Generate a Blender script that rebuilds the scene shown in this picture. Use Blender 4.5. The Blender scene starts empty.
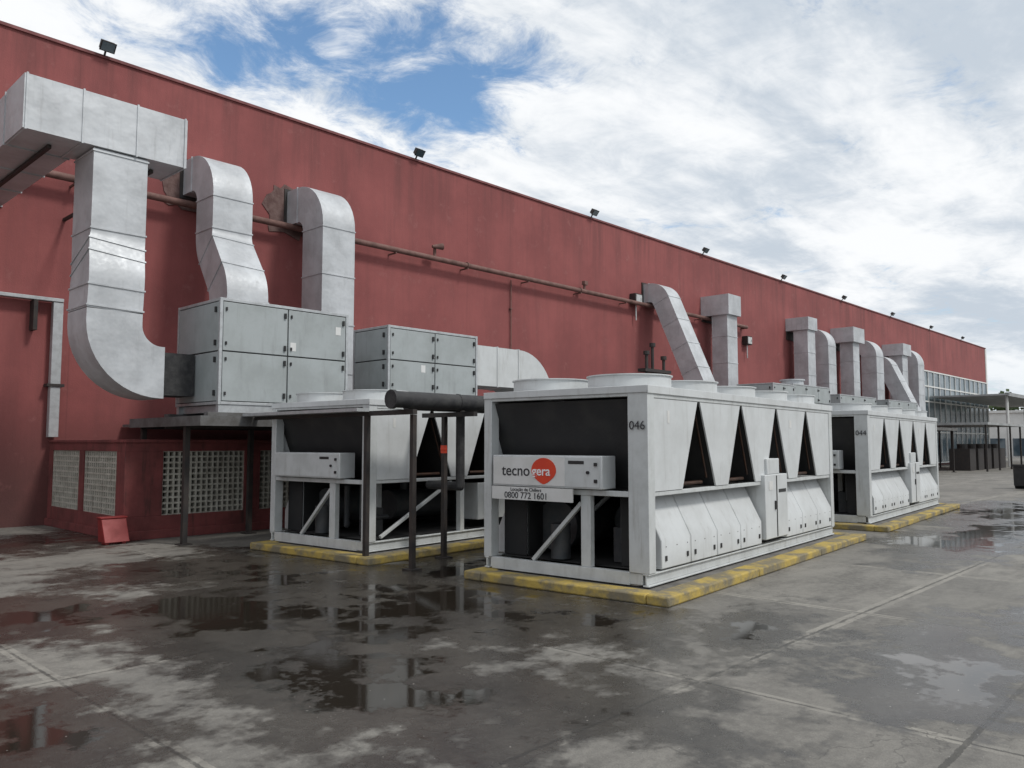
import bpy, math, random
from mathutils import Vector, Matrix
random.seed(7)
scene=bpy.context.scene
scene.view_settings.view_transform='Standard'
scene.view_settings.look='None'
scene.view_settings.exposure=0

# ------------------------------------------------------------------ materials
class NT:
    def __init__(s,nt): s.nt=nt; s.n=nt.nodes; s.l=nt.links
    def new(s,t,**k):
        n=s.n.new(t)
        for a,b in k.items(): setattr(n,a,b)
        return n
    def link(s,a,b): s.l.new(a,b)
    def val(s,sock,v):
        if isinstance(v,bpy.types.NodeSocket): s.link(v,sock)
        else: sock.default_value=v
    def math(s,op,a,b=0.0,clamp=False):
        n=s.new('ShaderNodeMath',operation=op); n.use_clamp=clamp
        s.val(n.inputs[0],a); s.val(n.inputs[1],b); return n.outputs[0]
    def vmath(s,op,a,b=(0,0,0)):
        n=s.new('ShaderNodeVectorMath',operation=op)
        s.val(n.inputs[0],a); s.val(n.inputs[1],b)
        return n.outputs['Value'] if op in('LENGTH','DOT_PRODUCT') else n.outputs[0]
    def noise(s,vec,scale,detail=4,rough=.6,dist=0):
        n=s.new('ShaderNodeTexNoise'); s.val(n.inputs['Vector'],vec)
        n.inputs['Scale'].default_value=scale; n.inputs['Detail'].default_value=detail
        n.inputs['Roughness'].default_value=rough; n.inputs['Distortion'].default_value=dist
        return n
    def map(s,v,a,b,c=0.0,d=1.0,smooth=True):
        n=s.new('ShaderNodeMapRange'); n.interpolation_type='SMOOTHSTEP' if smooth else 'LINEAR'
        s.val(n.inputs[0],v)
        n.inputs[1].default_value=a;n.inputs[2].default_value=b;n.inputs[3].default_value=c;n.inputs[4].default_value=d
        return n.outputs[0]
    def mix(s,f,a,b):
        n=s.new('ShaderNodeMix',data_type='RGBA'); s.val(n.inputs[0],f)
        for i,v in((6,a),(7,b)):
            if isinstance(v,bpy.types.NodeSocket): s.link(v,n.inputs[i])
            else: n.inputs[i].default_value=(*v[:3],1)
        return n.outputs[2]
    def scl(s,vec,sc):
        return s.vmath('MULTIPLY',vec,sc)
    def bump(s,h,strength,dist=.02):
        n=s.new('ShaderNodeBump'); s.val(n.inputs['Strength'],strength); n.inputs['Distance'].default_value=dist
        s.link(h,n.inputs['Height']); return n.outputs[0]

def base(name):
    m=bpy.data.materials.new(name); m.use_nodes=True
    t=NT(m.node_tree); b=m.node_tree.nodes['Principled BSDF']
    co=t.new('ShaderNodeTexCoord').outputs['Object']
    return m,t,b,co

def mat(name,c1,c2=None,rough=.5,metal=0.,scale=3,lo=.35,hi=.7,bump=0,bscale=20,streak=None,r2=None,dirt=None,dirt_amt=.5):
    m,t,b,co=base(name)
    c2=c2 or tuple(x*.75 for x in c1)
    v=co if streak is None else t.scl(co,streak)
    n=t.noise(v,scale,5,.65)
    f=t.map(n.outputs[0],lo,hi)
    col=t.mix(f,c1,c2)
    if dirt:
        n2=t.noise(t.scl(co,(5,5,.6)),1.6,5,.7)
        f2=t.map(n2.outputs[0],.52,.75,0,dirt_amt)
        col=t.mix(f2,col,dirt)
    t.link(col,b.inputs['Base Color'])
    b.inputs['Metallic'].default_value=metal
    rr=t.map(n.outputs[0],.3,.7,rough,r2 if r2 is not None else min(1,rough+.15))
    t.link(rr,b.inputs['Roughness'])
    if bump:
        n3=t.noise(co,bscale,4,.6)
        t.link(t.bump(n3.outputs[0],bump),b.inputs['Normal'])
    return m

M={}
M['white']=mat('chiller_paint',(.58,.60,.605),(.50,.515,.515),.42,scale=1.5,dirt=(.28,.27,.25),dirt_amt=.36,bump=.03,bscale=6)
M['frame']=mat('chiller_frame_paint',(.54,.56,.56),(.45,.465,.46),.45,scale=3,dirt=(.24,.23,.2),dirt_amt=.45)
M['panel']=mat('ahu_panel',(.36,.39,.395),(.30,.325,.325),.5,scale=1.5,dirt=(.2,.21,.205),dirt_amt=.4,bump=.05,bscale=3)
M['alu']=mat('aluminium',(.48,.50,.51),(.38,.39,.40),.45,.4,scale=8)
M['black']=mat('black_plastic',(.015,.015,.016),(.03,.03,.03),.5,scale=6)
M['darksteel']=mat('dark_steel',(.022,.02,.02),(.045,.035,.03),.6,scale=6)
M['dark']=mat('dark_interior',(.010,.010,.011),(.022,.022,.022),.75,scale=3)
M['insul']=mat('pipe_insulation',(.02,.02,.022),(.05,.05,.05),.65,scale=9,bump=.3,bscale=12)
M['machine']=mat('compressor_paint',(.035,.04,.045),(.065,.065,.065),.5,scale=5)
M['coppr']=mat('tarnished_copper',(.07,.035,.022),(.04,.025,.02),.5,.5,scale=6)
M['rust']=mat('rusty_pipe_paint',(.19,.10,.085),(.11,.06,.05),.7,scale=2.5,bump=.2)
M['redpaint']=mat('red_painted_plaster',(.21,.052,.05),(.12,.035,.033),.8,scale=1.2,dirt=(.04,.025,.022),dirt_amt=.8,bump=.3,bscale=15)
M['redbox']=mat('red_box_paint',(.26,.025,.025),(.18,.022,.02),.5,scale=3)
M['cream']=mat('breeze_block',(.50,.48,.42),(.36,.34,.29),.85,scale=5,dirt=(.15,.135,.11),dirt_amt=.75)
M['conc']=mat('plinth_concrete',(.18,.17,.155),(.10,.095,.088),.75,scale=3,bump=.4)
M['yellow']=mat('worn_yellow_paint',(.44,.32,.075),(.19,.165,.11),.75,scale=2.2,lo=.40,hi=.60,bump=.5)
M['sign']=mat('sign_white',(.66,.66,.65),(.58,.58,.56),.4,scale=3)
M['ink']=mat('sign_ink',(.03,.03,.035),(.04,.04,.04),.5)
M['orange']=mat('logo_orange_red',(.66,.06,.02),(.6,.05,.02),.45)
M['wht']=mat('logo_white',(.8,.8,.8),(.75,.75,.75),.5)
m,t,b,co=base('galvanised_duct')
n=t.noise(co,1.3,4,.6); n2=t.noise(co,14,4,.6)
col=t.mix(t.map(n.outputs[0],.35,.65),(.54,.56,.58),(.42,.435,.45))
col=t.mix(t.map(n2.outputs[0],.4,.7,0,.2),col,(.64,.65,.67))
n5=t.noise(t.scl(co,(6,6,.5)),1.2,5,.7)
col=t.mix(t.map(n5.outputs[0],.55,.78,0,.45),col,(.25,.25,.25))
t.link(col,b.inputs['Base Color']); b.inputs['Metallic'].default_value=.25
t.link(t.map(n2.outputs[0],.3,.7,.46,.62),b.inputs['Roughness'])
n6=t.noise(co,2.2,3,.5)
t.link(t.bump(n6.outputs[0],.5,.05),b.inputs['Normal']); M['galv']=m

m,t,b,co=base('coil_fins')
w=t.new('ShaderNodeTexWave'); w.bands_direction='Y'; t.link(co,w.inputs['Vector']); w.inputs['Scale'].default_value=18; w.inputs['Distortion'].default_value=.3
n=t.noise(co,2,4,.6)
col=t.mix(w.outputs['Color'],(.012,.012,.013),(.03,.03,.031))
col=t.mix(t.map(n.outputs[0],.45,.7,0,.5),col,(.045,.043,.04))
t.link(col,b.inputs['Base Color']); b.inputs['Roughness'].default_value=.65; M['coil']=m

# red warehouse wall
m,t,b,co=base('warehouse_red_wall')
n=t.noise(co,.35,6,.65); n2=t.noise(t.scl(co,(1.4,1.4,.12)),1.2,6,.7)
sep=t.new('ShaderNodeSeparateXYZ'); t.link(co,sep.inputs[0]); z=sep.outputs[2]; x=sep.outputs[0]
col=t.mix(t.map(n.outputs[0],.35,.65),(.290,.084,.080),(.222,.062,.060))
topd=t.map(z,8.0,10.8,0,1)
st=t.math('MULTIPLY',t.map(n2.outputs[0],.42,.70),t.math('ADD',t.math('MULTIPLY',topd,.4),.28))
col=t.mix(st,col,(.125,.045,.043))
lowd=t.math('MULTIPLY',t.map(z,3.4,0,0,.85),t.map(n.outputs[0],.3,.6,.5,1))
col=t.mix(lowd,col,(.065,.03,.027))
n4=t.noise(co,1.4,6,.72)
col=t.mix(t.map(n4.outputs[0],.55,.74,0,.5),col,(.36,.15,.14))
fx=t.math('FRACT',t.math('MULTIPLY',t.math('ADD',x,61),1/6.1)); jl=t.math('LESS_THAN',fx,.004)
col=t.mix(t.math('MULTIPLY',jl,.25),col,(.09,.03,.028))
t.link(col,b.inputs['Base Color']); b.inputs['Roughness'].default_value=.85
n3=t.noise(co,30,4,.6); t.link(t.bump(n3.outputs[0],.25),b.inputs['Normal']); M['wall']=m

m,t,b,co=base('window_glass')
n=t.noise(co,.4,3,.5)
t.link(t.mix(t.map(n.outputs[0],.4,.6),(.05,.08,.10),(.16,.20,.22)),b.inputs['Base Color']); b.inputs['Roughness'].default_value=.08; M['glass']=m
M['offwhite']=mat('offwhite_render',(.70,.70,.68),(.6,.6,.58),.8,scale=.5)
M['roofgrey']=mat('canopy_grey',(.35,.36,.36),(.26,.27,.27),.6,scale=1)
M['leaf']=mat('leaf',(.05,.08,.03),(.08,.11,.045),.7,scale=1)
M['trunk']=mat('trunk',(.12,.09,.07),(.08,.06,.05),.9,scale=3)

# ground
m,t,b,co=base('wet_concrete')
nd=t.noise(co,.8,5,.65)
cw=t.vmath('ADD',co,t.vmath('MULTIPLY',t.vmath('SUBTRACT',nd.outputs['Color'],(.5,.5,.5)),(3.0,3.0,0)))
blobs=[ # x,y,rx,ry,rot,strength
 (4.0,-11.4,1.0,1.4,0,1.10),(5.6,-9.4,2.0,2.2,0,.90),(5.9,-12.0,1.4,1.8,0,.96),(4.6,-13.2,1.2,1.2,0,.98),
 (3.9,-14.8,.75,1.1,.4,1.12),(3.4,-15.9,.45,.6,0,.95),(1.5,-13.6,.6,.8,0,1.05),(1.1,-12.4,.4,.5,0,.85),
 (6.7,-17.3,1.5,.4,.1,.90),(7.2,-15.8,1.1,.5,.2,.92),(18.0,-15.4,2.6,.7,0,1.25),(16.2,-14.7,1.2,.5,0,1.05),
 (4.2,-3.2,2.0,1.2,0,.85),(9,-11,3.2,1.3,0,.95),(6.3,-14.3,1.0,.9,0,.95),
 (24,-14,4,1.0,.1,1.0),(31,-17.5,4,1.2,.1,.95),(10.5,-17.6,2.0,.3,.05,.82),(44,-14,6,2,.1,.95),(2.9,-9.8,.7,1.1,.3,.92)]
acc=None
for (bx,by,rx,ry,ro,s) in blobs:
    mp=t.new('ShaderNodeMapping',vector_type='TEXTURE'); t.link(cw,mp.inputs[0])
    mp.inputs['Location'].default_value=(bx,by,0); mp.inputs['Rotation'].default_value=(0,0,ro); mp.inputs['Scale'].default_value=(rx,ry,1)
    ln=t.vmath('LENGTH',mp.outputs[0])
    e=t.math('SUBTRACT',s*1.0,t.math('MULTIPLY',ln,.5))
    acc=e if acc is None else t.math('MAXIMUM',acc,e)
acc=t.math('MAXIMUM',acc,-.25)
nb=t.noise(co,.5,5,.62); nfine=t.noise(co,2.4,6,.7)
wet=t.math('ADD',acc,t.math('MULTIPLY',t.math('SUBTRACT',nb.outputs[0],.5),1.7))
wet=t.math('ADD',wet,t.math('MULTIPLY',t.math('SUBTRACT',nfine.outputs[0],.5),1.3))
damp=t.map(wet,.08,.42); pud=t.map(wet,.64,.84)
n1=t.noise(co,.8,6,.7); n2=t.noise(co,11,5,.75); n3=t.noise(t.scl(co,(.35,1.6,1)),1.5,6,.7); n4=t.noise(co,90,2,.6)
dry=t.mix(t.map(n1.outputs[0],.35,.65),(.265,.25,.222),(.14,.132,.118))
dry=t.mix(t.map(n3.outputs[0],.46,.66,0,.7),dry,(.095,.088,.079))
dry=t.mix(t.map(n2.outputs[0],.38,.68,0,.5),dry,(.30,.285,.25))
dry=t.mix(t.map(n4.outputs[0],.3,.75,.0,.4),dry,(.08,.075,.068))
sep=t.new('ShaderNodeSeparateXYZ'); t.link(t.vmath('ADD',co,t.vmath('MULTIPLY',t.vmath('SUBTRACT',n2.outputs['Color'],(.5,.5,.5)),(.05,.05,0))),sep.inputs[0])
gx,gy=sep.outputs[0],sep.outputs[1]
def line(c,off,per,wd):
    f=t.math('FRACT',t.math('MULTIPLY',t.math('SUBTRACT',c,off-wd/2-per*300),1/per)); return t.math('LESS_THAN',f,wd/per)
ix=t.math('FLOOR',t.math('MULTIPLY',t.math('SUBTRACT',gx,2.12),1/3.3)); iy=t.math('FLOOR',t.math('MULTIPLY',t.math('ADD',gy,16.2),1/3.5))
cx=t.new('ShaderNodeCombineXYZ'); t.link(ix,cx.inputs[0]); t.link(iy,cx.inputs[1])
wn=t.new('ShaderNodeTexWhiteNoise',noise_dimensions='2D'); t.link(cx.outputs[0],wn.inputs[0])
dry=t.mix(t.map(wn.outputs[0],0,1,0,.4,False),dry,(.12,.115,.105))
j1=t.math('MAXIMUM',line(gx,2.12,3.3,.025),line(gy,-16.2,3.5,.03))
jb=t.math('MAXIMUM',line(gx,2.12,3.3,.12),line(gy,-16.2,3.5,.16))
dry=t.mix(t.math('MULTIPLY',jb,t.map(n1.outputs[0],.40,.58,.1,.6)),dry,(.34,.32,.28))
d18=t.math('LESS_THAN',t.math('ABSOLUTE',t.math('ADD',gy,18.0)),.02)
j=t.math('MAXIMUM',j1,d18)
j=t.math('MULTIPLY',j,t.map(nfine.outputs[0],.35,.55,.25,1))
dry=t.mix(t.math('MULTIPLY',j,.75),dry,(.05,.048,.043))
vo=t.new('ShaderNodeTexVoronoi',feature='DISTANCE_TO_EDGE'); t.link(cw,vo.inputs['Vector']); vo.inputs['Scale'].default_value=.22
dry=t.mix(t.math('MULTIPLY',t.math('LESS_THAN',vo.outputs['Distance'],.0022),.5),dry,(.07,.066,.06))
dampc=t.mix(t.map(n1.outputs[0],.35,.65),(.062,.055,.046),(.030,.026,.022))
dampc=t.mix(t.map(n2.outputs[0],.4,.7,0,.35),dampc,(.08,.072,.062))
dampc=t.mix(t.math('MULTIPLY',j,.6),dampc,(.02,.018,.015))
col=t.mix(damp,dry,dampc)
col=t.mix(pud,col,(.022,.018,.014))
sp=t.noise(co,38,1,.5)
col=t.mix(t.math('MULTIPLY',t.map(sp.outputs[0],.76,.79),.7),col,(.42,.40,.37))
t.link(col,b.inputs['Base Color'])
r=t.mix(damp,(.75,.75,.75),(.27,.27,.27)); r=t.mix(pud,r,(.045,.045,.045))
t.link(r,b.inputs['Roughness'])
bs=t.math('ADD',.014,t.math('MULTIPLY',t.math('SUBTRACT',1.0,pud),t.math('ADD',.2,t.math('MULTIPLY',t.math('SUBTRACT',1.0,damp),.3))))
hh=t.math('ADD',t.math('MULTIPLY',n2.outputs[0],.6),t.math('SUBTRACT',t.math('MULTIPLY',n4.outputs[0],.25),t.math('MULTIPLY',j,.8)))
t.link(t.bump(hh,bs,.03),b.inputs['Normal'])
M['ground']=m

# ------------------------------------------------------------------ mesh builder
class MB:
    def __init__(s): s.v=[]; s.f=[]
    def box(s,x0,x1,y0,y1,z0,z1,mtx=None):
        i=len(s.v)
        c=[(x0,y0,z0),(x1,y0,z0),(x1,y1,z0),(x0,y1,z0),(x0,y0,z1),(x1,y0,z1),(x1,y1,z1),(x0,y1,z1)]
        if mtx: c=[tuple(mtx@Vector(p)) for p in c]
        s.v+=c
        s.f+=[(i,i+3,i+2,i+1),(i+4,i+5,i+6,i+7),(i,i+1,i+5,i+4),(i+1,i+2,i+6,i+5),(i+2,i+3,i+7,i+6),(i+3,i,i+4,i+7)]
    def prism(s,pts,vec):
        i=len(s.v); n=len(pts); vec=Vector(vec)
        s.v+=[tuple(p) for p in pts]+[tuple(Vector(p)+vec) for p in pts]
        s.f.append(tuple(range(i+n-1,i-1,-1))); s.f.append(tuple(range(i+n,i+2*n)))
        for k in range(n):
            k2=(k+1)%n; s.f.append((i+k,i+k2,i+n+k2,i+n+k))
    def bar(s,p0,p1,w,h=None):
        h=h or w; p0=Vector(p0);p1=Vector(p1); d=(p1-p0); L=d.length; q=d.to_track_quat('X','Z').to_matrix().to_4x4()
        s.box(0,L,-w/2,w/2,-h/2,h/2,Matrix.Translation(p0)@q)
    def cyl(s,p0,p1,r,n=20,cap=True,r1=None):
        p0=Vector(p0);p1=Vector(p1); d=(p1-p0).normalized(); r1=r if r1 is None else r1
        a=d.orthogonal().normalized(); bb=d.cross(a); i=len(s.v)
        for k in range(n):
            an=2*math.pi*k/n; o=a*math.cos(an)+bb*math.sin(an)
            s.v.append(tuple(p0+o*r)); s.v.append(tuple(p1+o*r1))
        for k in range(n):
            k2=(k+1)%n; s.f.append((i+2*k,i+2*k2,i+2*k2+1,i+2*k+1))
        if cap:
            s.f.append(tuple(i+2*k for k in range(n-1,-1,-1))); s.f.append(tuple(i+2*k+1 for k in range(n)))
    def tube(s,c,r0,r1,z0,z1,n=28):
        i=len(s.v)
        for k in range(n):
            an=2*math.pi*k/n; cs,sn=math.cos(an),math.sin(an)
            for (r,z) in((r1,z0),(r1,z1),(r0,z1),(r0,z0)): s.v.append((c[0]+cs*r,c[1]+sn*r,z))
        for k in range(n):
            k2=(k+1)%n
            for q in range(4):
                q2=(q+1)%4; s.f.append((i+4*k+q,i+4*k2+q,i+4*k2+q2,i+4*k+q2))
    def pipe(s,pts,r,n=16):
        for a,b_ in zip(pts[:-1],pts[1:]): s.cyl(a,b_,r,n)
        for p in pts[1:-1]: s.sphere(p,r*1.01)
    def sphere(s,c,r,n=12,m=8):
        i=len(s.v); c=Vector(c)
        for a in range(m+1):
            th=math.pi*a/m
            for k in range(n):
                ph=2*math.pi*k/n; s.v.append((c.x+r*math.sin(th)*math.cos(ph),c.y+r*math.sin(th)*math.sin(ph),c.z+r*math.cos(th)))
        for a in range(m):
            for k in range(n):
                k2=(k+1)%n; s.f.append((i+a*n+k,i+(a+1)*n+k,i+(a+1)*n+k2,i+a*n+k2))
    def build(s,name,mt,parent=None,bevel=0):
        me=bpy.data.meshes.new(name); me.from_pydata(s.v,[],s.f); me.validate(); me.update()
        for p in me.polygons: p.use_smooth=True
        me.set_sharp_from_angle(angle=math.radians(28))
        o=bpy.data.objects.new(name,me); scene.collection.objects.link(o)
        me.materials.append(mt)
        if parent: o.parent=parent
        if bevel:
            bv=o.modifiers.new('bevel','BEVEL'); bv.width=bevel; bv.segments=2; bv.limit_method='ANGLE'; bv.angle_limit=math.radians(40)
        return o
def empty(name,loc=(0,0,0),rz=0,parent=None):
    e=bpy.data.objects.new(name,None); scene.collection.objects.link(e); e.location=loc; e.rotation_euler=(0,0,rz); e.empty_display_size=.3
    if parent:e.parent=parent
    return e
def text(name,s,loc,xdir,ydir,size,mt,parent,align='CENTER',ext=.002,bold=0.0):
    c=bpy.data.curves.new(name,'FONT'); c.body=s; c.size=size; c.align_x=align; c.align_y='CENTER'; c.extrude=ext; c.offset=bold
    o=bpy.data.objects.new(name,c); scene.collection.objects.link(o); c.materials.append(mt)
    X=Vector(xdir);Y=Vector(ydir);Z=X.cross(Y); mm=Matrix((X,Y,Z)).transposed().to_4x4(); mm.translation=loc
    o.parent=parent; o.matrix_local=mm
    return o

# ------------------------------------------------------------------ ground
g=MB(); g.v=[(-900,-900,0),(900,-900,0),(900,900,0),(-900,900,0)]; g.f=[(0,1,2,3)]
g.build('concrete_ground',M['ground'])

# ------------------------------------------------------------------ warehouse
wh=empty('warehouse_building')
HW=10.75; XE=86.5
w=MB(); w.box(-25,XE,0,45,-.1,HW); w.build('walls',M['wall'],wh)
w=MB(); w.box(-25.05,XE+.05,-.05,.3,HW,HW+.07); w.build('parapet_cap',mat('cap_red',(.20,.06,.06),(.13,.04,.04),.6),wh)
w=MB(); w.box(XE-.35,XE+.06,-.06,-.002,0,HW-.05); w.build('corner_trim',M['offwhite'],wh)
gl=MB(); gl.box(65,86,-.05,-.01,.2,7.4); gl.build('glazing',M['glass'],wh)
mu=MB()
for i in range(15): mu.box(65+i*1.5-.04,65+i*1.5+.04,-.12,-.055,.2,7.4)
for z in (.2,2.6,5.0,6.2,7.4): mu.box(64.9,86.1,-.13,-.06,z-.05,z+.05)
mu.build('mullions',M['offwhite'],wh)
pt=MB()
for (px,pz,pw,ph) in((11.6,8.2,1.15,1.0),(8.75,8.2,1.0,.9)):
    pts=[]
    for k in range(26):
        an=2*math.pi*k/26; ra=random.uniform(.55,.82)
        pts.append((px+math.copysign(abs(math.cos(an))**.6,math.cos(an))*pw*ra,-.02,pz+math.copysign(abs(math.sin(an))**.6,math.sin(an))*ph*ra))
    pt.prism(pts,(0,.03,0))
pt.build('plaster_patches',mat('bare_plaster',(.17,.11,.10),(.10,.055,.05),.9,scale=4,bump=.5),wh)

for i,x in enumerate((6.6,16,25.1,33.8,42.3,51,60,69,78)):
    f=MB(); f.bar((x,-.03,HW+.05),(x,-.14,HW+.2),.04)
    R=Matrix.Translation((x,-.2,HW+.24))@Matrix.Rotation(math.radians(40),4,'X')
    f.box(-.15,.15,-.06,.06,-.1,.1,R); f.box(-.17,.17,-.08,-.06,-.12,.12,R)
    for k in range(5): f.box(-.12+k*.06-.008,-.12+k*.06+.008,.06,.1,-.09,.09,R)
    e=empty('floodlight'); f.build('lamp_housing',M['darksteel'],e,.004)
    l=MB(); l.box(-.14,.14,-.084,-.081,-.1,.1,R); l.build('lens',M['glass'],e)

e=empty('wall_pipe'); p=MB(); p.cyl((-20,-.3,7.65),(37.6,-.3,7.65),.085,16)
for x in range(-18,38,6): p.cyl((x,-.3,7.65),(x+.07,-.3,7.65),.11,16)
p.cyl((37.6,-.3,7.65),(37.6,0,7.65),.085,16); p.sphere((37.6,-.3,7.65),.086)
p.build('pipe',M['rust'],e)
p=MB()
for x in range(-18,38,3): p.box(x-.02,x+.02,-.38,-.001,7.52,7.56)
p.build('brackets',M['rust'],e)
p=MB(); p.cyl((16.6,-.3,7.7),(16.6,-.3,8.0),.05,12); p.cyl((16.45,-.36,8.0),(16.8,-.46,8.04),.05,14,True,.11); p.cyl((24.3,-.3,7.7),(24.3,-.3,7.95),.05,12);p.box(24.2,24.4,-.4,-.25,7.9,8.05)
p.build('valves',M['rust'],e)
e=empty('wall_conduit'); p=MB()
p.cyl((20.4,-.06,2.5),(20.4,-.06,7.55),.02,8)
for z in (3.5,5,6.5): p.box(20.35,20.45,-.09,-.001,z,z+.04)
p.build('tube',M['rust'],e)

for (x,z) in((28.0,7.85),(37.9,7.0)):
    e=empty('junction_box'); p=MB(); p.box(x-.25,x+.25,-.3,-.002,z-.22,z+.22); p.build('box',M['darksteel'],e,.01)
    p=MB(); p.box(x-.2,x+.2,-.33,-.303,z-.17,z+.17); p.box(x+.1,x+.14,-.36,-.333,z-.05,z+.05); p.cyl((x,-.15,z-.22),(x,-.15,z-.9),.03,8); p.build('door',M['frame'],e)

e=empty('cable_tray'); p=MB()
p.box(-20,5.9,-.24,-.06,4.86,4.94); p.box(5.7,5.9,-.22,-.06,1.9,4.855); p.build('trunking',M['alu'],e,.01)
p=MB()
for x in range(-18,6,2): p.box(x-.03,x+.03,-.26,-.001,4.79,4.855)
p.box(5.3,5.38,-.28,-.001,4.2,4.855); p.box(5.63,5.97,-.25,-.001,3.0,3.06)
p.build('brackets',M['darksteel'],e)

# ------------------------------------------------------------------ ducts
def fillet(ctrl,radii,seg=9):
    out=[Vector(ctrl[0])]
    for i in range(1,len(ctrl)-1):
        P=Vector(ctrl[i]); A=(Vector(ctrl[i-1])-P); B=(Vector(ctrl[i+1])-P); la,lb=A.length,B.length; A.normalize();B.normalize()
        ang=A.angle(B); R=radii[i-1]
        d=R/math.tan(ang/2); d=min(d,la*.49 if i>1 else la*.95,lb*.49 if i<len(ctrl)-2 else lb*.95); R=d*math.tan(ang/2)
        C=P+(A+B).normalized()*(R/math.sin(ang/2))
        s=P+A*d; e_=P+B*d; u=s-C; v_=e_-C; tot=u.angle(v_); ax=u.cross(v_).normalized()
        for k in range(seg+1): out.append(C+Matrix.Rotation(tot*k/seg,3,ax)@u)
    out.append(Vector(ctrl[-1])); return out
def duct(mb,path,waxis,w_,d_,fl=1.2,thick=.018,close=True):
    waxis=Vector(waxis)
    n=len(path); rings=[]
    def ring(p,tan,ex):
        wa=(waxis-tan*waxis.dot(tan)).normalized(); nr=tan.cross(wa).normalized()
        a=w_/2+ex; c=d_/2+ex
        return [p+wa*a+nr*c,p-wa*a+nr*c,p-wa*a-nr*c,p+wa*a-nr*c]
    for i in range(n):
        if i==0: tan=(path[1]-path[0]).normalized()
        elif i==n-1: tan=(path[-1]-path[-2]).normalized()
        else: tan=((path[i]-path[i-1]).normalized()+(path[i+1]-path[i]).normalized()).normalized()
        rings.append(ring(path[i],tan,0))
        if i<n-1:
            seg=path[i+1]-path[i]; L=seg.length; dr=seg.normalized()
            if L>.3:
                cnt=max(1,round(L/fl)); 
                pos=[.04]+[L*k/cnt for k in range(1,cnt)]+[L-.04]
                for q in pos:
                    c=path[i]+dr*q
                    rings+= [ring(c-dr*.014,dr,0),ring(c-dr*.014,dr,thick),ring(c+dr*.014,dr,thick),ring(c+dr*.014,dr,0)]
    b0=len(mb.v)
    for r in rings: mb.v+=[tuple(q) for q in r]
    for k in range(len(rings)-1):
        for q in range(4):
            q2=(q+1)%4; mb.f.append((b0+4*k+q,b0+4*k+q2,b0+4*k+4+q2,b0+4*k+4+q))
    if close:
        mb.f.append((b0,b0+1,b0+2,b0+3)); e0=b0+4*(len(rings)-1); mb.f.append((e0+3,e0+2,e0+1,e0))
e=empty('ventilation_duct'); d=MB()
def V(*a): return Vector(a)
duct(d,[V(3.66,-4.7,7.25),V(6.32,-4.7,7.25)],(0,1,0),1.0,.9,.9)
duct(d,[V(4.17,.02,7.245),V(4.17,-4.18,7.245)],(1,0,0),1.0,.88,1.2)
duct(d,fillet([(5.2,-4.7,6.78),(5.2,-4.7,5.2),(5.12,-4.95,4.6),(5.1,-4.95,4.0)],[.8,.8],4),(1,0,0),.9,.9,1.0)
duct(d,fillet([(5.1,-4.95,4.0),(5.1,-4.95,3.0),(5.95,-4.95,3.0)],[.8],12),(0,1,0),.9,.9,.8)
d.build('duct_sections',M['galv'],e)
h=MB(); h.box(5.95,6.58,-5.2,-4.56,2.62,3.38); h.build('flexible_connector',M['insul'],e)
h=MB()
for x in(4.2,5.9): h.bar((x,-4.7,6.76),(x,0,6.76),.06)
h.build('support_brackets',M['darksteel'],e)
def simple(ctrl,rad,wa,w_,d_,box=None,fl=1.2):
    e=empty('ventilation_duct'); d=MB(); duct(d,fillet(ctrl,rad,10) if rad else [Vector(c) for c in ctrl],wa,w_,d_,fl)
    if box: d.box(*box)
    d.build('duct_sections',M['galv'],e)
    h=MB(); c=ctrl[0]; h.box(c[0]-w_/2-.08,c[0]+w_/2+.08,-.05,-.001,c[2]-d_/2-.08,c[2]+d_/2+.08); h.build('wall_flange',M['darksteel'],e)
simple([(9.05,.02,8.35),(9.05,-1.25,8.35),(9.05,-1.25,6.5),(8.9,-2.35,5.3),(8.9,-2.35,2.25)],[.72,.7,.7],(1,0,0),1.0,.85)
simple([(11.95,.02,8.2),(11.95,-1.35,8.2),(11.95,-1.35,2.3)],[.75],(1,0,0),1.0,.95)
simple([(29.2,.02,8.2),(29.2,-.75,8.2),(29.2,-2.7,3.7)],[.6],(1,0,0),.95,.8)
simple([(34.2,-.9,8.0),(34.2,-.9,3.0)],None,(1,0,0),.95,.8,box=(33.6,34.8,-1.45,0,7.75,8.7))
simple([(43.4,-.8,8.0),(43.4,-.8,3.0)],None,(1,0,0),1.0,.8,box=(42.8,44.0,-1.3,0,8.0,8.7))
simple([(46.2,.02,8.0),(46.2,-.8,8.0),(46.2,-.8,3.0)],[.6],(1,0,0),1.1,.85)
simple([(50,-.8,8.0),(50,-.8,3.0)],None,(1,0,0),1.0,.8,box=(49.1,50.9,-1.4,0,7.9,8.8))
simple([(53.6,.02,8.0),(53.6,-.9,8.0),(53.6,-.9,3.0)],[.65],(1,0,0),1.3,.95)
simple([(56.6,.02,7.2),(56.6,-.7,7.2),(56.6,-2.4,3.4)],[.6],(1,0,0),1.2,.9)
simple([(58.9,-.8,8.0),(58.9,-.8,3.0)],None,(1,0,0),1.1,.9,box=(58.1,59.8,-1.4,0,7.8,8.6))
simple([(61.9,.02,8.1),(61.9,-.9,8.1),(61.9,-.9,3.0)],[.7],(1,0,0),1.4,1.0)

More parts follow.
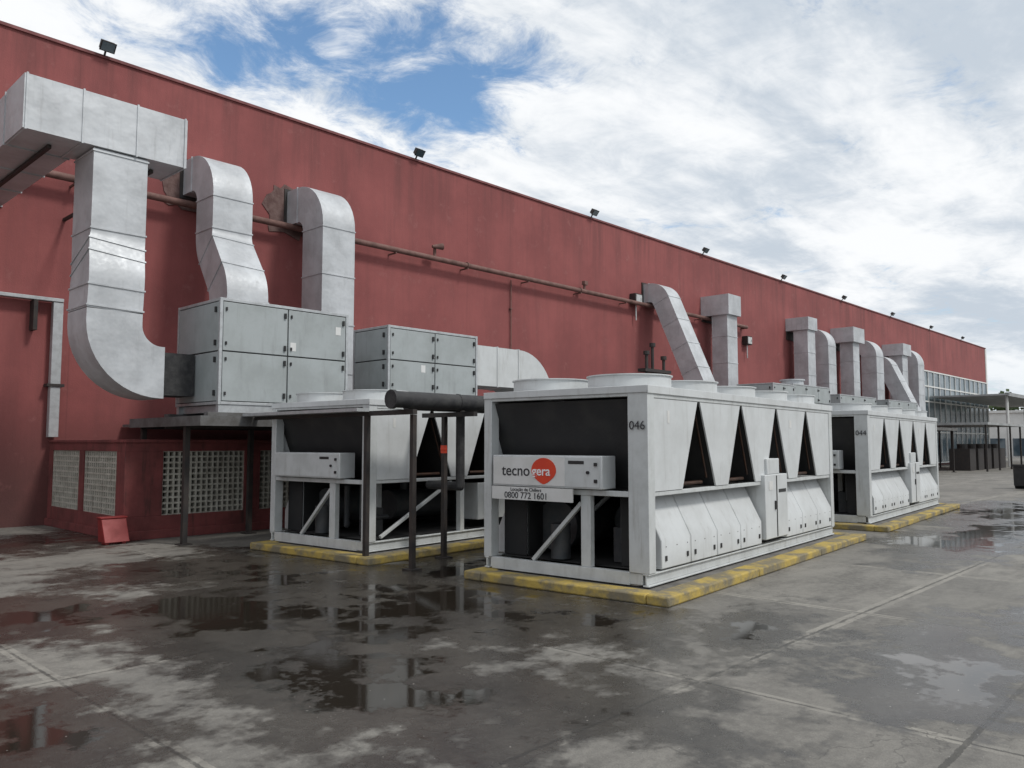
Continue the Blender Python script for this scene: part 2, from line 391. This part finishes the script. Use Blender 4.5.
# ------------------------------------------------------------------ AHUs
def ahu(x0,x1,y0,y1,z0,z1,nx,nz,nye,labels=()):
    e=empty('air_handling_unit'); c=MB(); c.box(x0+.03,x1-.03,y0+.03,y1-.03,z0+.03,z1-.03); c.build('casing',M['black'],e)
    f=MB(); t_=.055
    for x in(x0,x1-t_):
        for y in(y0,y1-t_): f.box(x,x+t_,y,y+t_,z0,z1)
    for z in(z0,z1-t_):
        for y in(y0,y1-t_): f.box(x0+t_,x1-t_,y+.002,y+t_-.002,z+.002,z+t_-.002)
        for x in(x0,x1-t_): f.box(x+.002,x+t_-.002,y0+t_,y1-t_,z+.002,z+t_-.002)
    f.build('corner_frame',M['alu'],e,.004)
    p=MB(); gp=.012; hd=MB()
    xs=[x0+t_+(x1-x0-2*t_)*k/nx for k in range(nx+1)]; zs=[z0+t_+(z1-z0-2*t_)*k/nz for k in range(nz+1)]
    ys=[y0+t_+(y1-y0-2*t_)*k/nye for k in range(nye+1)]
    for a,b_ in zip(xs[:-1],xs[1:]):
        for c0,c1 in zip(zs[:-1],zs[1:]):
            p.box(a+gp,b_-gp,y0+.006,y0+.04,c0+gp,c1-gp)
            p.box(a+gp,b_-gp,y1-.04,y1-.006,c0+gp,c1-gp)
            for zz in(c0+.14,c1-.14):
                hd.box(b_-.09,b_-.05,y0-.03,y0+.005,zz-.05,zz+.05); hd.box(a+.05,a+.08,y0-.02,y0+.005,zz-.03,zz+.03)
    for a,b_ in zip(ys[:-1],ys[1:]):
        for c0,c1 in zip(zs[:-1],zs[1:]):
            p.box(x0+.006,x0+.04,a+gp,b_-gp,c0+gp,c1-gp); p.box(x1-.04,x1-.006,a+gp,b_-gp,c0+gp,c1-gp)
            hd.box(x0-.03,x0+.005,a+.07,a+.11,c0+.1,c0+.2); hd.box(x0-.03,x0+.005,a+.07,a+.11,c1-.2,c1-.1)
    p.box(x0+.01,x1-.01,y0+.01,y1-.01,z1-.03,z1-.004)
    p.build('panels',M['panel'],e,.006); hd.build('latches',M['black'],e,.003)
    b_=MB(); b_.box(x0+.02,x1-.02,y0+.02,y0+.12,z0-.14,z0-.001); b_.box(x0+.02,x1-.02,y1-.12,y1-.02,z0-.14,z0-.001)
    for k in range(4):
        xx=x0+.1+(x1-x0-.3)*k/3; b_.box(xx,xx+.1,y0+.121,y1-.121,z0-.13,z0-.002)
    b_.build('base_rails',M['alu'],e)
    lm=MB()
    for (lx,lz) in labels: lm.box(lx,lx+.12,y0+.001,y0+.0045,lz,lz+.16)
    if labels: lm.build('warning_labels',M['sign'],e)
    return e
ahu(6.6,9.3,-6.1,-4.4,2.45,4.34,2,2,1,((8.0,3.5),(9.0,3.9)))
ahu(10.3,12.9,-6.1,-4.85,2.8,4.25,2,2,1,((11.2,3.3),))
ahu(30.5,32.5,-5.0,-3.4,2.8,4.2,2,2,1); ahu(33.5,37.5,-4.5,-2.7,2.8,4.35,3,2,1)
ahu(40,45,-4.0,-2.2,2.8,4.2,3,2,1)
ahu(47,52,-4.0,-2.2,2.8,4.2,3,2,1)
e=empty('roof_fan'); p=MB(); p.cyl((35.4,-3.6,4.36),(35.4,-3.6,4.6),.5,20); p.cyl((35.4,-3.6,4.6),(35.4,-3.6,4.66),.56,20); p.build('cowl',M['galv'],e)
e=empty('ventilation_duct'); d=MB(); duct(d,fillet([(12.92,-5.45,3.6),(15.3,-5.45,3.6),(15.3,-5.45,2.45)],[.8],12),(0,1,0),1.0,.95,.7); d.build('duct_sections',M['white'],e)

e=empty('steel_platform'); p=MB()
p.box(6.25,16.5,-6.25,-3.3,2.14,2.2); p.box(6.25,16.5,-6.3,-6.251,2.07,2.24); p.box(6.2,6.249,-6.3,-3.3,2.07,2.24); p.box(7.3,16.5,-3.299,-.05,2.14,2.2)  # last deck panel is out of view, added to shade beneath the platform
p.box(6.4,9.5,-6.15,-6.0,2.2,2.31); p.box(6.4,9.5,-4.6,-4.4,2.2,2.31); p.box(10.2,13,-6.15,-6.0,2.2,2.66); p.box(10.2,13,-5.0,-4.85,2.2,2.66)
p.box(28,54,-5.6,-2,2.5,2.66)
p.build('deck',mat('platform_grey',(.14,.14,.14),(.08,.075,.07),.6,scale=3),e)
p=MB()
for (x,y) in((6.34,-5.5),(8.0,-4.7),(9.9,-6.1),(12.4,-6.1),(15,-6.1),(6.4,-3.5),(28.3,-5.4),(33,-5.4),(40,-5.4),(47,-5.4),(53.7,-5.4)):
    h_=2.13 if x<20 else 2.49
    p.box(x-.045,x+.045,y-.045,y+.045,0,h_); p.box(x-.11,x+.11,y-.11,y+.11,.001,.02)
for y in(-5.5,-4.7,-3.6): p.box(6.3,16.4,y-.03,y+.03,2.04,2.135)
p.build('columns',M['darksteel'],e)

e=empty('pipe_rack'); p=MB()
for (x,y) in((7.2,-9.62),(7.3,-10.57),(8.4,-10.0),(10.6,-10.57)):
    p.box(x-.035,x+.035,y-.035,y+.035,0,2.18); p.box(x-.1,x+.1,y-.1,y+.1,.001,.02)
p.box(7.18,7.26,-10.7,-6.32,2.181,2.25); p.box(8.36,8.44,-10.7,-9.5,2.181,2.25); p.box(10.56,10.64,-10.7,-9.5,2.181,2.25)
p.build('steel_posts',M['darksteel'],e)
p=MB(); p.pipe([(7.0,-10.5,2.39),(13.8,-10.5,2.39),(13.8,-10.5,1.2),(13.8,-11.8,1.2)],.12,18); p.cyl((6.94,-10.5,2.39),(7.0,-10.5,2.39),.135,18)
p.pipe([(7.5,-10.15,2.35),(12.8,-10.15,2.35),(12.8,-10.15,.9),(12.8,-9.6,.9)],.09,14)
for x in(8.2,9.6,11.1,12.6): p.cyl((x,-10.5,2.39),(x+.04,-10.5,2.39),.127,18)
p.pipe([(8.6,-10.15,2.35),(8.6,-10.15,1.1),(8.6,-9.4,1.1)],.07,12)
p.build('insulated_pipes',M['insul'],e)
p=MB(); p.cyl((8.3,-10.1,1.62),(8.3,-10.1,1.74),.05,12); p.sphere((8.3,-10.1,1.68),.055); p.build('valve_wheel',M['orange'],e)
p=MB(); p.box(6.95,7.17,-9.7,-6.32,2.24,2.29); p.build('cable_ladder',M['alu'],e)

e=empty('utility_enclosure'); p=MB()
ex,ey,ez=5.8,-4.2,1.78
def wall_open_x(mb,x0,x1,y0,y1,z1,opens,zs,zt):
    mb.box(x0,x1,y0,y1,0,zs); mb.box(x0,x1,y0,y1,zt,z1); cur=x0
    for a,b_ in opens: mb.box(cur,a,y0,y1,zs,zt); cur=b_
    mb.box(cur,x1,y0,y1,zs,zt)
op=[(6.5,8.15),(8.5,10.15),(10.5,12.15),(12.4,13.9)]
ZS,ZT=.42,1.62
wall_open_x(p,ex,14.2,ey,ey+.2,ez,op,ZS,ZT)
opy=[(-3.8,-2.1),(-1.85,-.2)]
p.box(ex,ex+.2,ey+.2,0,0,ZS); p.box(ex,ex+.2,ey+.2,0,ZT,ez); cur=ey+.2
for a,b_ in opy: p.box(ex,ex+.2,cur,a,ZS,ZT); cur=b_
p.box(ex,ex+.2,cur,0,ZS,ZT)
p.box(ex+.2,14.2,ey+.2,-.01,ez-.12,ez-.02); p.box(14.0,14.2,ey+.2,0,0,ez-.13)
p.build('walls',M['redpaint'],e,.008)
p=MB()
p.box(ex-.03,14.24,ey-.04,ey+.23,ez+.001,ez+.06); p.box(ex-.03,ex+.23,ey+.231,-.01,ez+.001,ez+.06); p.box(ex-.05,14.2,ey-.06,ey-.002,.0,.16); p.box(ex-.05,ex-.002,ey,-.01,.0,.16); p.build('coping',M['redpaint'],e,.01)
p=MB(); th=.017
for a,b_ in op:
    n_=15
    for k in range(n_+1): xx=a+(b_-a)*k/n_; p.box(xx-th,xx+th,ey+.03,ey+.16,ZS,ZT)
    for k in range(12): zz=ZS+(ZT-ZS)*k/11; p.box(a,b_,ey+.035,ey+.155,zz-th,zz+th)
for a,b_ in opy:
    n_=15
    for k in range(n_+1): yy=a+(b_-a)*k/n_; p.box(ex+.03,ex+.16,yy-th,yy+th,ZS,ZT)
    for k in range(12): zz=ZS+(ZT-ZS)*k/11; p.box(ex+.035,ex+.155,a,b_,zz-th,zz+th)
p.build('breeze_blocks',M['cream'],e)
p=MB(); p.box(ex+.5,13.7,ey+.5,-.3,.01,ez-.3); p.build('dark_shade_backing',M['dark'],e)  # dark box put behind the openings to stand in for shade inside
e=empty('fire_hose_box'); p=MB(); p.prism([(5.35,-4.62,.04),(5.35,-4.3,.04),(5.35,-4.24,.44),(5.35,-4.42,.44)],(.42,0,0)); p.box(5.33,5.79,-4.44,-4.23,.441,.47); p.box(5.38,5.44,-4.58,-4.36,0,.04);p.box(5.66,5.72,-4.58,-4.36,0,.04)
p.build('box_body',M['redbox'],e,.008)

# ------------------------------------------------------------------ chillers
def chiller(loc,rz,number,sign=True,covers0=True):
    E=empty('industrial_chiller',loc,rz); L,W,H=6.9,2.5,2.3
    f=MB()
    for m0 in(0,W-.1):
        f.box(0,L,m0+.01,m0+.09,0,.02); f.box(0,L,m0+.04,m0+.06,.02,.13); f.box(0,L,m0+.01,m0+.09,.13,.15)
    for k in range(7):
        x=.02+k*(L-.14)/6; f.box(x,x+.1,.1,W-.1,.015,.145)
    for l0 in(0,L-.16):
        f.box(l0,l0+.16,0.001,.27 if sign else .16,.151,H); f.box(l0,l0+.16,W-.13,W-.001,.151,H)
    f.box(0.004,.1,.161,W-.13,H-.09,H-.003); f.box(L-.1,L-.004,.161,W-.13,H-.09,H-.003)
    f.box(.012,.09,.27,W-.13,.0,.15)
    f.box(.16,L-.16,.004,.06,H-.11,H-.004); f.box(.16,L-.16,W-.06,W-.004,H-.11,H-.004)
    f.box(.16,L-.16,.02,.1,1.03,1.08); f.box(.16,L-.16,W-.1,W-.02,1.03,1.08)
    f.box(0.01,.08,.161,W-.13,1.02,1.085)
    f.box(.03,.12,.82,.96,.15,1.02); f.bar((.075,1.72,.16),(.075,.97,.92),.06,.05); f.box(.9,1.0,.8,.9,.15,1.03); f.bar((1.2,2.2,.16),(1.2,1.2,1.0),.05)
    if not covers0:
        for x in(2.1,4.2): f.box(x,x+.1,.02,.12,.15,1.03)
        f.bar((.3,.06,.2),(1.9,.06,1.0),.05); f.bar((4.4,.06,.2),(6.2,.06,1.0),.05)
    f.build('frame',M['frame'],E,.006)
    d=MB(); d.box(.0,L,0.0,W,H+.001,H+.035); d.box(-.015,L+.015,-.015,-.001,H-.06,H+.035); d.box(-.015,-.001,0,W,H-.05,H+.035)
    pit=1.38
    def vpanel(m0):
        for k in range(5):
            c=.69+pit*k; zt=H-.112; zb=1.085
            a0=c-.655;a1=c+.655;b0=c-.2;b1=c+.2
            if k==0: a0=.165;b0=.17
            if k==4: a1=L-.165; b1=L-.17
            d.prism([(a0,m0,zt),(b0,m0,zb),(b1,m0,zb),(a1,m0,zt)],(0,.025,0))
    vpanel(.012); vpanel(W-.037)
    d.build('deck_and_v_panels',M['white'],E,.004)
    c=MB()
    for k in range(5):
        cc=.69+pit*k
        for sgn in(-1,1):
            tx=cc+sgn*.62; bx=cc+sgn*.17; th=.06*sgn
            c.prism([(tx,.04,H-.115),(bx,.04,1.09),(bx-th,.04,1.09),(tx-th,.04,H-.115)],(0,W-.08,0))
    c.build('condenser_coils',M['coil'],E)
    hp=MB()
    for k in range(4):
        cc=1.38+pit*k
        hp.cyl((cc-.38,.1,1.2),(cc-.06,.1,2.05),.014,8); hp.cyl((cc+.38,.1,1.2),(cc+.06,.1,2.05),.014,8); hp.cyl((cc-.3,.14,1.14),(cc+.3,.14,1.14),.025,8)
    hp.build('coil_headers',M['coppr'],E)
    s=MB(); bl=MB()
    for k in range(5):
        for m_ in(.64,W-.64):
            cx=.69+pit*k; s.tube((cx,m_),.50,.53,H+.036,H+.19,30); s.tube((cx,m_),.49,.55,H+.1905,H+.205,30); s.tube((cx,m_),.52,.56,H+.036,H+.055,30)
            bl.cyl((cx,m_,H+.04),(cx,m_,H+.15),.12,12)
            for q in range(6):
                R=Matrix.Translation((cx,m_,H+.12))@Matrix.Rotation(q*math.pi/3,4,'Z')@Matrix.Rotation(.5,4,'X'); bl.box(.1,.47,-.1,.1,-.006,.006,R)
            for rr in(.15,.25,.35,.45): bl.tube((cx,m_),rr-.006,rr,H+.19,H+.198,24)
            for q in range(4): bl.box(-.5,.5,-.006,.006,H+.184,H+.1895,Matrix.Translation((cx,m_,0))@Matrix.Rotation(q*math.pi/4,4,'Z'))
    s.build('fan_shrouds',M['white'],E); bl.build('fans_and_guards',M['darksteel'],E)
    cv=MB(); hd=MB(); sc=MB()
    def cover(l0,l1,side):
        pts=[(.0,.17),(.0,.50),(.26,1.02),(.5,1.02),(.5,.17)]
        P=[(l0,(m if side==0 else W-m),z) for m,z in pts]
        cv.prism(P,(l1-l0,0,0))
        y=-.012 if side==0 else W+.012
        hd.box(l0+.08,l0+.12,min(y,y+.01),max(y,y+.01),.26,.32); hd.box(l1-.12,l1-.08,min(y,y+.01),max(y,y+.01),.26,.32)
        if side==0:
            for q in(.1,.38,.66): sc.box(l0+q,l0+q+.012,-.004,-.001,.42,.432)
    for side in((0,1) if covers0 else (1,)):
        for k in range(4): cover(.3+k*.78,.3+k*.78+.765,side)
        for k in range(3): cover(4.45+k*.76,4.45+k*.76+.745,side)
    if covers0:
        cv.box(3.46,4.38,-.05,.4,.22,1.18); cv.box(3.6,4.1,-.03,.3,1.181,1.42)
        hd.box(3.9,3.93,-.056,-.051,.24,1.16); hd.box(3.82,3.86,-.075,-.051,.65,.78); hd.box(4.0,4.3,-.056,-.051,.9,.95)
    else: cv.box(2.6,3.7,.05,.4,.3,.95)
    cv.box(3.46,4.38,W-.4,W+.03,.22,1.18)
    cv.build('side_covers',M['white'],E,.012); hd.build('latches',M['black'],E)
    if covers0: sc.build('screws',M['darksteel'],E)
    q=MB(); q.cyl((.7,1.75,.55),(5.8,1.75,.55),.30,22); q.cyl((.62,1.75,.55),(.7,1.75,.55),.34,22)
    for k in range(2):
        x=1.3+k*3; q.cyl((x,1.0,.6),(x+1.3,1.0,.6),.25,18); q.cyl((x+1.3,1.0,.6),(x+1.6,1.0,.6),.17,18); q.cyl((x+.4,1.0,.8),(x+.4,1.0,1.0),.07,12)
    q.pipe([(.55,1.15,.95),(.55,1.15,.3),(.9,1.5,.3)],.05,10); q.pipe([(.4,2.1,.9),(.4,2.1,.4),(.9,2.1,.4)],.07,10)
    q.pipe([(.35,.55,1.0),(.35,.55,.45),(.9,.55,.45)],.035,8); q.box(.5,.8,.55,.78,.17,.6)
    q.cyl((.3,1.45,.18),(.3,1.45,.62),.13,16)
    q.build('compressors_and_pipes',M['machine'],E)
    q=MB(); q.box(.2,L-.2,.3 if covers0 else .15,W-.15,.151,.16); q.box(.12,L-.12,.1,W-.1,1.021,1.029)
    q.box(.31,6.7,W-.53,W-.51,.17,1.02)
    if covers0: q.box(.29,6.7,.51,.53,.17,1.02)
    q.box(.27,.285,W-.52,W-.14,.17,1.0)
    if covers0: q.box(.27,.285,.16,.53,.17,1.0)
    q.box(2.9,2.92,.55,W-.55,.2,1.02)
    q.build('tray_and_shade_sheets',M['dark'],E)  # floor tray, plus dark sheets added to keep the interior in shade
    p=MB(); p.box(-.10,.22,.57,2.26,1.10,1.5); p.build('control_panel',M['white'],E,.012)
    p=MB(); p.box(-.108,-.1005,.60,2.23,1.12,1.48); p.build('panel_door',M['frame'],E,.004)
    p=MB()
    for z in(1.2,1.4): p.box(-.125,-.1085,.63,.67,z-.02,z+.02)
    p.box(-.112,-.1085,.82,1.05,1.40,1.44); p.cyl((-.109,.76,1.3),(-.13,.76,1.3),.02,10)
    p.build('panel_latches',M['black'],E)
    X=(0,-1,0);Y=(0,0,1)
    if sign:
        p=MB(); p.box(-.112,-.1085,1.10,2.24,1.125,1.475); p.build('sign_board',M['sign'],E)
        dr=[]
        for k in range(40):
            an=2*math.pi*k/40; r_=.16; yy=math.cos(an)*r_*1.2; zz=math.sin(an)*r_
            if zz<0: yy*=(1-.45*(zz/r_)**2); zz*=1.05
            dr.append((-.118,1.42-yy,1.31+zz))
        p=MB(); p.prism(dr,(.005,0,0)); p.build('logo_drop',M['orange'],E)
        text('sign_text_dark','tecno',(-.115,1.635,1.30),X,Y,.2,M['ink'],E,'RIGHT',bold=.001)
        text('sign_text_light','gera',(-.121,1.60,1.30),X,Y,.165,M['wht'],E,'LEFT',bold=.002)
        p=MB(); p.box(-.118,-.101,.98,2.26,.93,1.095); p.build('phone_strip',M['sign'],E)
        text('strip_text','Locação de Chillers',(-.122,1.7,1.062),X,Y,.062,M['ink'],E)
        text('strip_number','0800 772 1601',(-.122,1.7,.985),X,Y,.115,M['ink'],E)
    if number:
        text('unit_number',number,(-.018,.135,1.86),X,Y,.145,M['ink'],E)
    lb=MB()
    if covers0: lb.box(3.6,3.75,-.056,-.0515,.95,1.08)
    lb.box(.5,.56,.008,.0115,1.9,2.05); lb.box(4.7,4.8,.008,.0115,1.9,2.02)
    lb.build('labels',M['sign'],E)
    return E
def plinth(loc,rz):
    E=empty('concrete_plinth',loc,rz); a=MB(); x0,x1,y0,y1=-.35,7.35,-.42,2.55; w_=.28
    n=3
    for k in range(n):
        s=x0+(x1-x0)*k/n; e_=x0+(x1-x0)*(k+1)/n-.006
        a.box(s,e_,y0+random.uniform(-.008,.008),y0+w_,-.12,.0+random.uniform(-.008,-.001)); a.box(s,e_,y1-w_,y1,-.12,-.004)
    s=y0+w_+.002; e_=y1-w_-.002
    a.box(x0,x0+w_,s,e_,-.12,-.003); a.box(x1-w_,x1,s,e_,-.12,-.003)
    a.build('yellow_kerb',M['yellow'],E,.022)
    a=MB(); a.box(x0+w_+.003,x1-w_-.003,y0+w_+.003,y1-w_-.003,-.12,-.02); a.build('slab',M['conc'],E)
    a=MB()
    for x in(.05,2.3,4.5,6.7):
        for y in(.05,2.4): a.box(x,x+.12,y-.03,y+.09,-.019,-.001)
    a.build('mount_pads',M['black'],E)
RZ=math.radians(4.9); u=Vector((math.cos(RZ),math.sin(RZ),0))
A=Vector((7.85,-14.15,.12)); B=Vector((7.40,-9.40,.12))
for (P,num,sg,c0) in((A,'046',True,True),(A+u*9.3,'044',True,True),(B,'',False,False),(B+u*9.3,'',False,False)):
    chiller(P,RZ,num,sg,c0); plinth(P,RZ)

e=empty('vent_stack'); p=MB()
for (x,y,h_) in((21.5,-5,4.6),(22,-4.9,4.9),(22.5,-5,4.5)): p.cyl((x,y,3.0),(x,y,h_),.05,10); p.cyl((x,y,h_),(x,y,h_+.12),.1,10)
p.box(21.3,22.8,-5.1,-4.8,4.05,4.15); p.box(20.8,23.2,-5.6,-4.2,0,3.0)
p.build('stack_pipes',M['darksteel'],e)

# ------------------------------------------------------------------ far right
e=empty('entrance_canopy'); p=MB(); p.box(68,92,-5.5,-.2,5.3,5.42); p.box(67.9,92.1,-5.6,-5.501,5.22,5.48); p.build('roof_slab',M['roofgrey'],e)
p=MB()
for x in(69,75,81,87): p.cyl((x,-5.2,0),(x,-5.2,5.3),.1,12)
p.build('columns',M['offwhite'],e)
e=empty('covered_walkway'); p=MB(); p.box(56,66,-6.8,-2.0,2.9,3.05); p.build('roof',M['roofgrey'],e)
p=MB()
for x in (56.3,59.5,62.7,65.7): 
    for y in(-6.6,-2.2): p.box(x-.05,x+.05,y-.05,y+.05,0,2.9)
for x in range(57,66,2): p.box(x,x+1.4,-5.5,-4.3,0,1.4); p.cyl((x+.7,-4.9,1.4),(x+.7,-4.9,1.7),.3,12)
p.build('posts_and_crates',M['darksteel'],e)
e=empty('office_building'); p=MB(); p.box(112,150,-40,12,0,5.4); p.build('walls',M['offwhite'],e); p=MB(); p.box(111.8,150,-40.2,12.2,5.4,5.7); p.build('roof_edge',M['offwhite'],e)
p=MB()
for k in range(12): p.box(111.9,111.97,-38+k*4.2,-34.6+k*4.2,.2,2.3)
p.build('windows',M['glass'],e)
e=empty('metal_fence'); p=MB(); 
for k in range(60):
    x=62+k*.5; p.cyl((x,-9.6,0),(x,-9.6,1.1),.025,6)
for z in(.25,1.08): p.box(62,91.5,-9.63,-9.57,z,z+.04)
for k in range(8): p.box(62+k*4.2-.05,62+k*4.2+.05,-9.66,-9.54,0,1.2)
p.build('rails',M['darksteel'],e)
for (x,y) in((58,-11.2),(61,-11.0),(65,-11.4)):
    e=empty('safety_barrier'); p=MB(); p.box(x,x+1.8,y,y+.05,.55,.8); p.box(x,x+1.8,y,y+.05,.2,.32)
    p.build('boards',M['redbox'],e)
    p=MB()
    for xx in(x+.1,x+1.7): p.bar((xx,y-.2,0),(xx,y+.03,.9),.05); p.bar((xx,y+.25,0),(xx,y+.03,.9),.05)
    p.build('legs',M['offwhite'],e)
bx,by=36.0,-12.6
e=empty('wheeled_bin'); p=MB(); p.prism([(bx,by,.12),(bx+.5,by,.12),(bx+.58,by,.85),(bx-.06,by,.85)],(0,.5,0)); p.prism([(bx-.08,by-.03,.855),(bx+.6,by-.03,.855),(bx+.6,by-.03,.9),(bx-.08,by-.03,.95)],(0,.56,0)); p.cyl((bx+.4,by-.04,.11),(bx+.4,by+.54,.11),.11,14)
p.build('body',M['black'],e,.01)
def treerow():
    e=empty('distant_tree_row'); t_=MB(); lf=MB()
    for k in range(16):
        x=165+random.uniform(0,25); y=-60+k*7+random.uniform(-2,2); h_=random.uniform(8,12)
        t_.cyl((x,y,0),(x,y,h_*.6),.3,8,True,.15)
        for q in range(240):
            a=random.uniform(0,6.28); rr=abs(random.gauss(0,1))*1.9; c=Vector((x+math.cos(a)*rr,y+math.sin(a)*rr,h_*.72+random.gauss(0,1.3)))
            s=random.uniform(.25,.6); n1=Vector((random.gauss(0,1),random.gauss(0,1),random.gauss(0,1))).normalized(); a1=n1.orthogonal().normalized()*s; a2=n1.cross(a1)
            i=len(lf.v); lf.v+=[tuple(c+a1),tuple(c+a2),tuple(c-a1),tuple(c-a2)]; lf.f.append((i,i+1,i+2,i+3))
    t_.build('trunks',M['trunk'],e); lf.build('foliage',M['leaf'],e)
treerow()

# ------------------------------------------------------------------ world
wd=bpy.data.worlds.new('World'); scene.world=wd; wd.use_nodes=True
t=NT(wd.node_tree); bg=wd.node_tree.nodes['Background']
SE=math.radians(50)
sky=t.new('ShaderNodeTexSky',sky_type='NISHITA'); sky.sun_disc=False; sky.sun_elevation=SE
sdir=Vector((.30,-.95,0)).normalized()
sky.sun_rotation=math.atan2(sdir.x,sdir.y)
g_=t.new('ShaderNodeTexCoord').outputs['Generated']
sp=t.new('ShaderNodeSeparateXYZ'); t.link(g_,sp.inputs[0])
zc=t.math('MAXIMUM',sp.outputs[2],0.0); dn=t.math('ADD',zc,.12)
cb=t.new('ShaderNodeCombineXYZ'); t.link(t.math('DIVIDE',sp.outputs[0],dn),cb.inputs[0]); t.link(t.math('DIVIDE',sp.outputs[1],dn),cb.inputs[1])
P=cb.outputs[0]
n1=t.noise(P,1.3,5,.55,.3); n2=t.noise(P,5.5,7,.68,.5)
mp=t.new('ShaderNodeMapping'); t.link(P,mp.inputs[0]); mp.inputs['Rotation'].default_value=(0,0,.5); mp.inputs['Scale'].default_value=(.6,1.4,1)
n3=t.noise(mp.outputs[0],1.7,6,.58,.3)
def blob(cx,cy,rx,ry,rot=0):
    mp=t.new('ShaderNodeMapping',vector_type='TEXTURE'); t.link(P,mp.inputs[0]); mp.inputs['Location'].default_value=(cx,cy,0); mp.inputs['Rotation'].default_value=(0,0,rot); mp.inputs['Scale'].default_value=(rx,ry,1)
    return t.map(t.vmath('LENGTH',mp.outputs[0]),0,1,1,0)
hole=t.math('MAXIMUM',blob(1.14,1.32,.50,.44,.7),t.math('MULTIPLY',blob(.78,1.45,.42,.36),.75))
hole=t.math('MAXIMUM',hole,t.math('MULTIPLY',blob(4.4,2.2,1.8,.9,.5),.6))
cov=t.math('ADD',t.math('MULTIPLY',n1.outputs[0],.6),t.math('MULTIPLY',n2.outputs[0],.80))
cov=t.math('SUBTRACT',cov,t.math('MULTIPLY',hole,.38))
cmask=t.map(cov,.34,.62)
shade=t.math('ADD',t.math('MULTIPLY',n3.outputs[0],.75),t.math('MULTIPLY',n2.outputs[0],.25))
ccol=t.mix(t.map(shade,.38,.60),(5.0,5.6,6.3),(8.5,8.65,8.8))
bm=t.vmath('MULTIPLY',sky.outputs[0],(1.2,1.42,1.5))
fin=t.mix(cmask,bm,ccol)
hz=t.map(sp.outputs[2],0,.14,.6,0)
fin=t.mix(hz,fin,(6.2,6.9,7.5))
t.link(fin,bg.inputs['Color']); bg.inputs['Strength'].default_value=.115

sl=bpy.data.lights.new('sun','SUN'); sl.energy=1.9; sl.angle=math.radians(10); sl.color=(1,.97,.92)
so=bpy.data.objects.new('sun',sl); scene.collection.objects.link(so)
dirv=Vector((sdir.x*math.cos(SE),sdir.y*math.cos(SE),math.sin(SE))); so.rotation_euler=dirv.to_track_quat('Z','Y').to_euler(); so.location=(0,-30,30)

# ------------------------------------------------------------------ camera
cam=bpy.data.cameras.new('camera'); co_=bpy.data.objects.new('camera',cam); scene.collection.objects.link(co_)
co_.location=(0,-19.4,1.78); co_.rotation_euler=(math.radians(94.2),0,math.radians(-46.6)); cam.sensor_width=36; cam.lens=28.125; cam.clip_end=3000; cam.clip_start=.05
scene.camera=co_
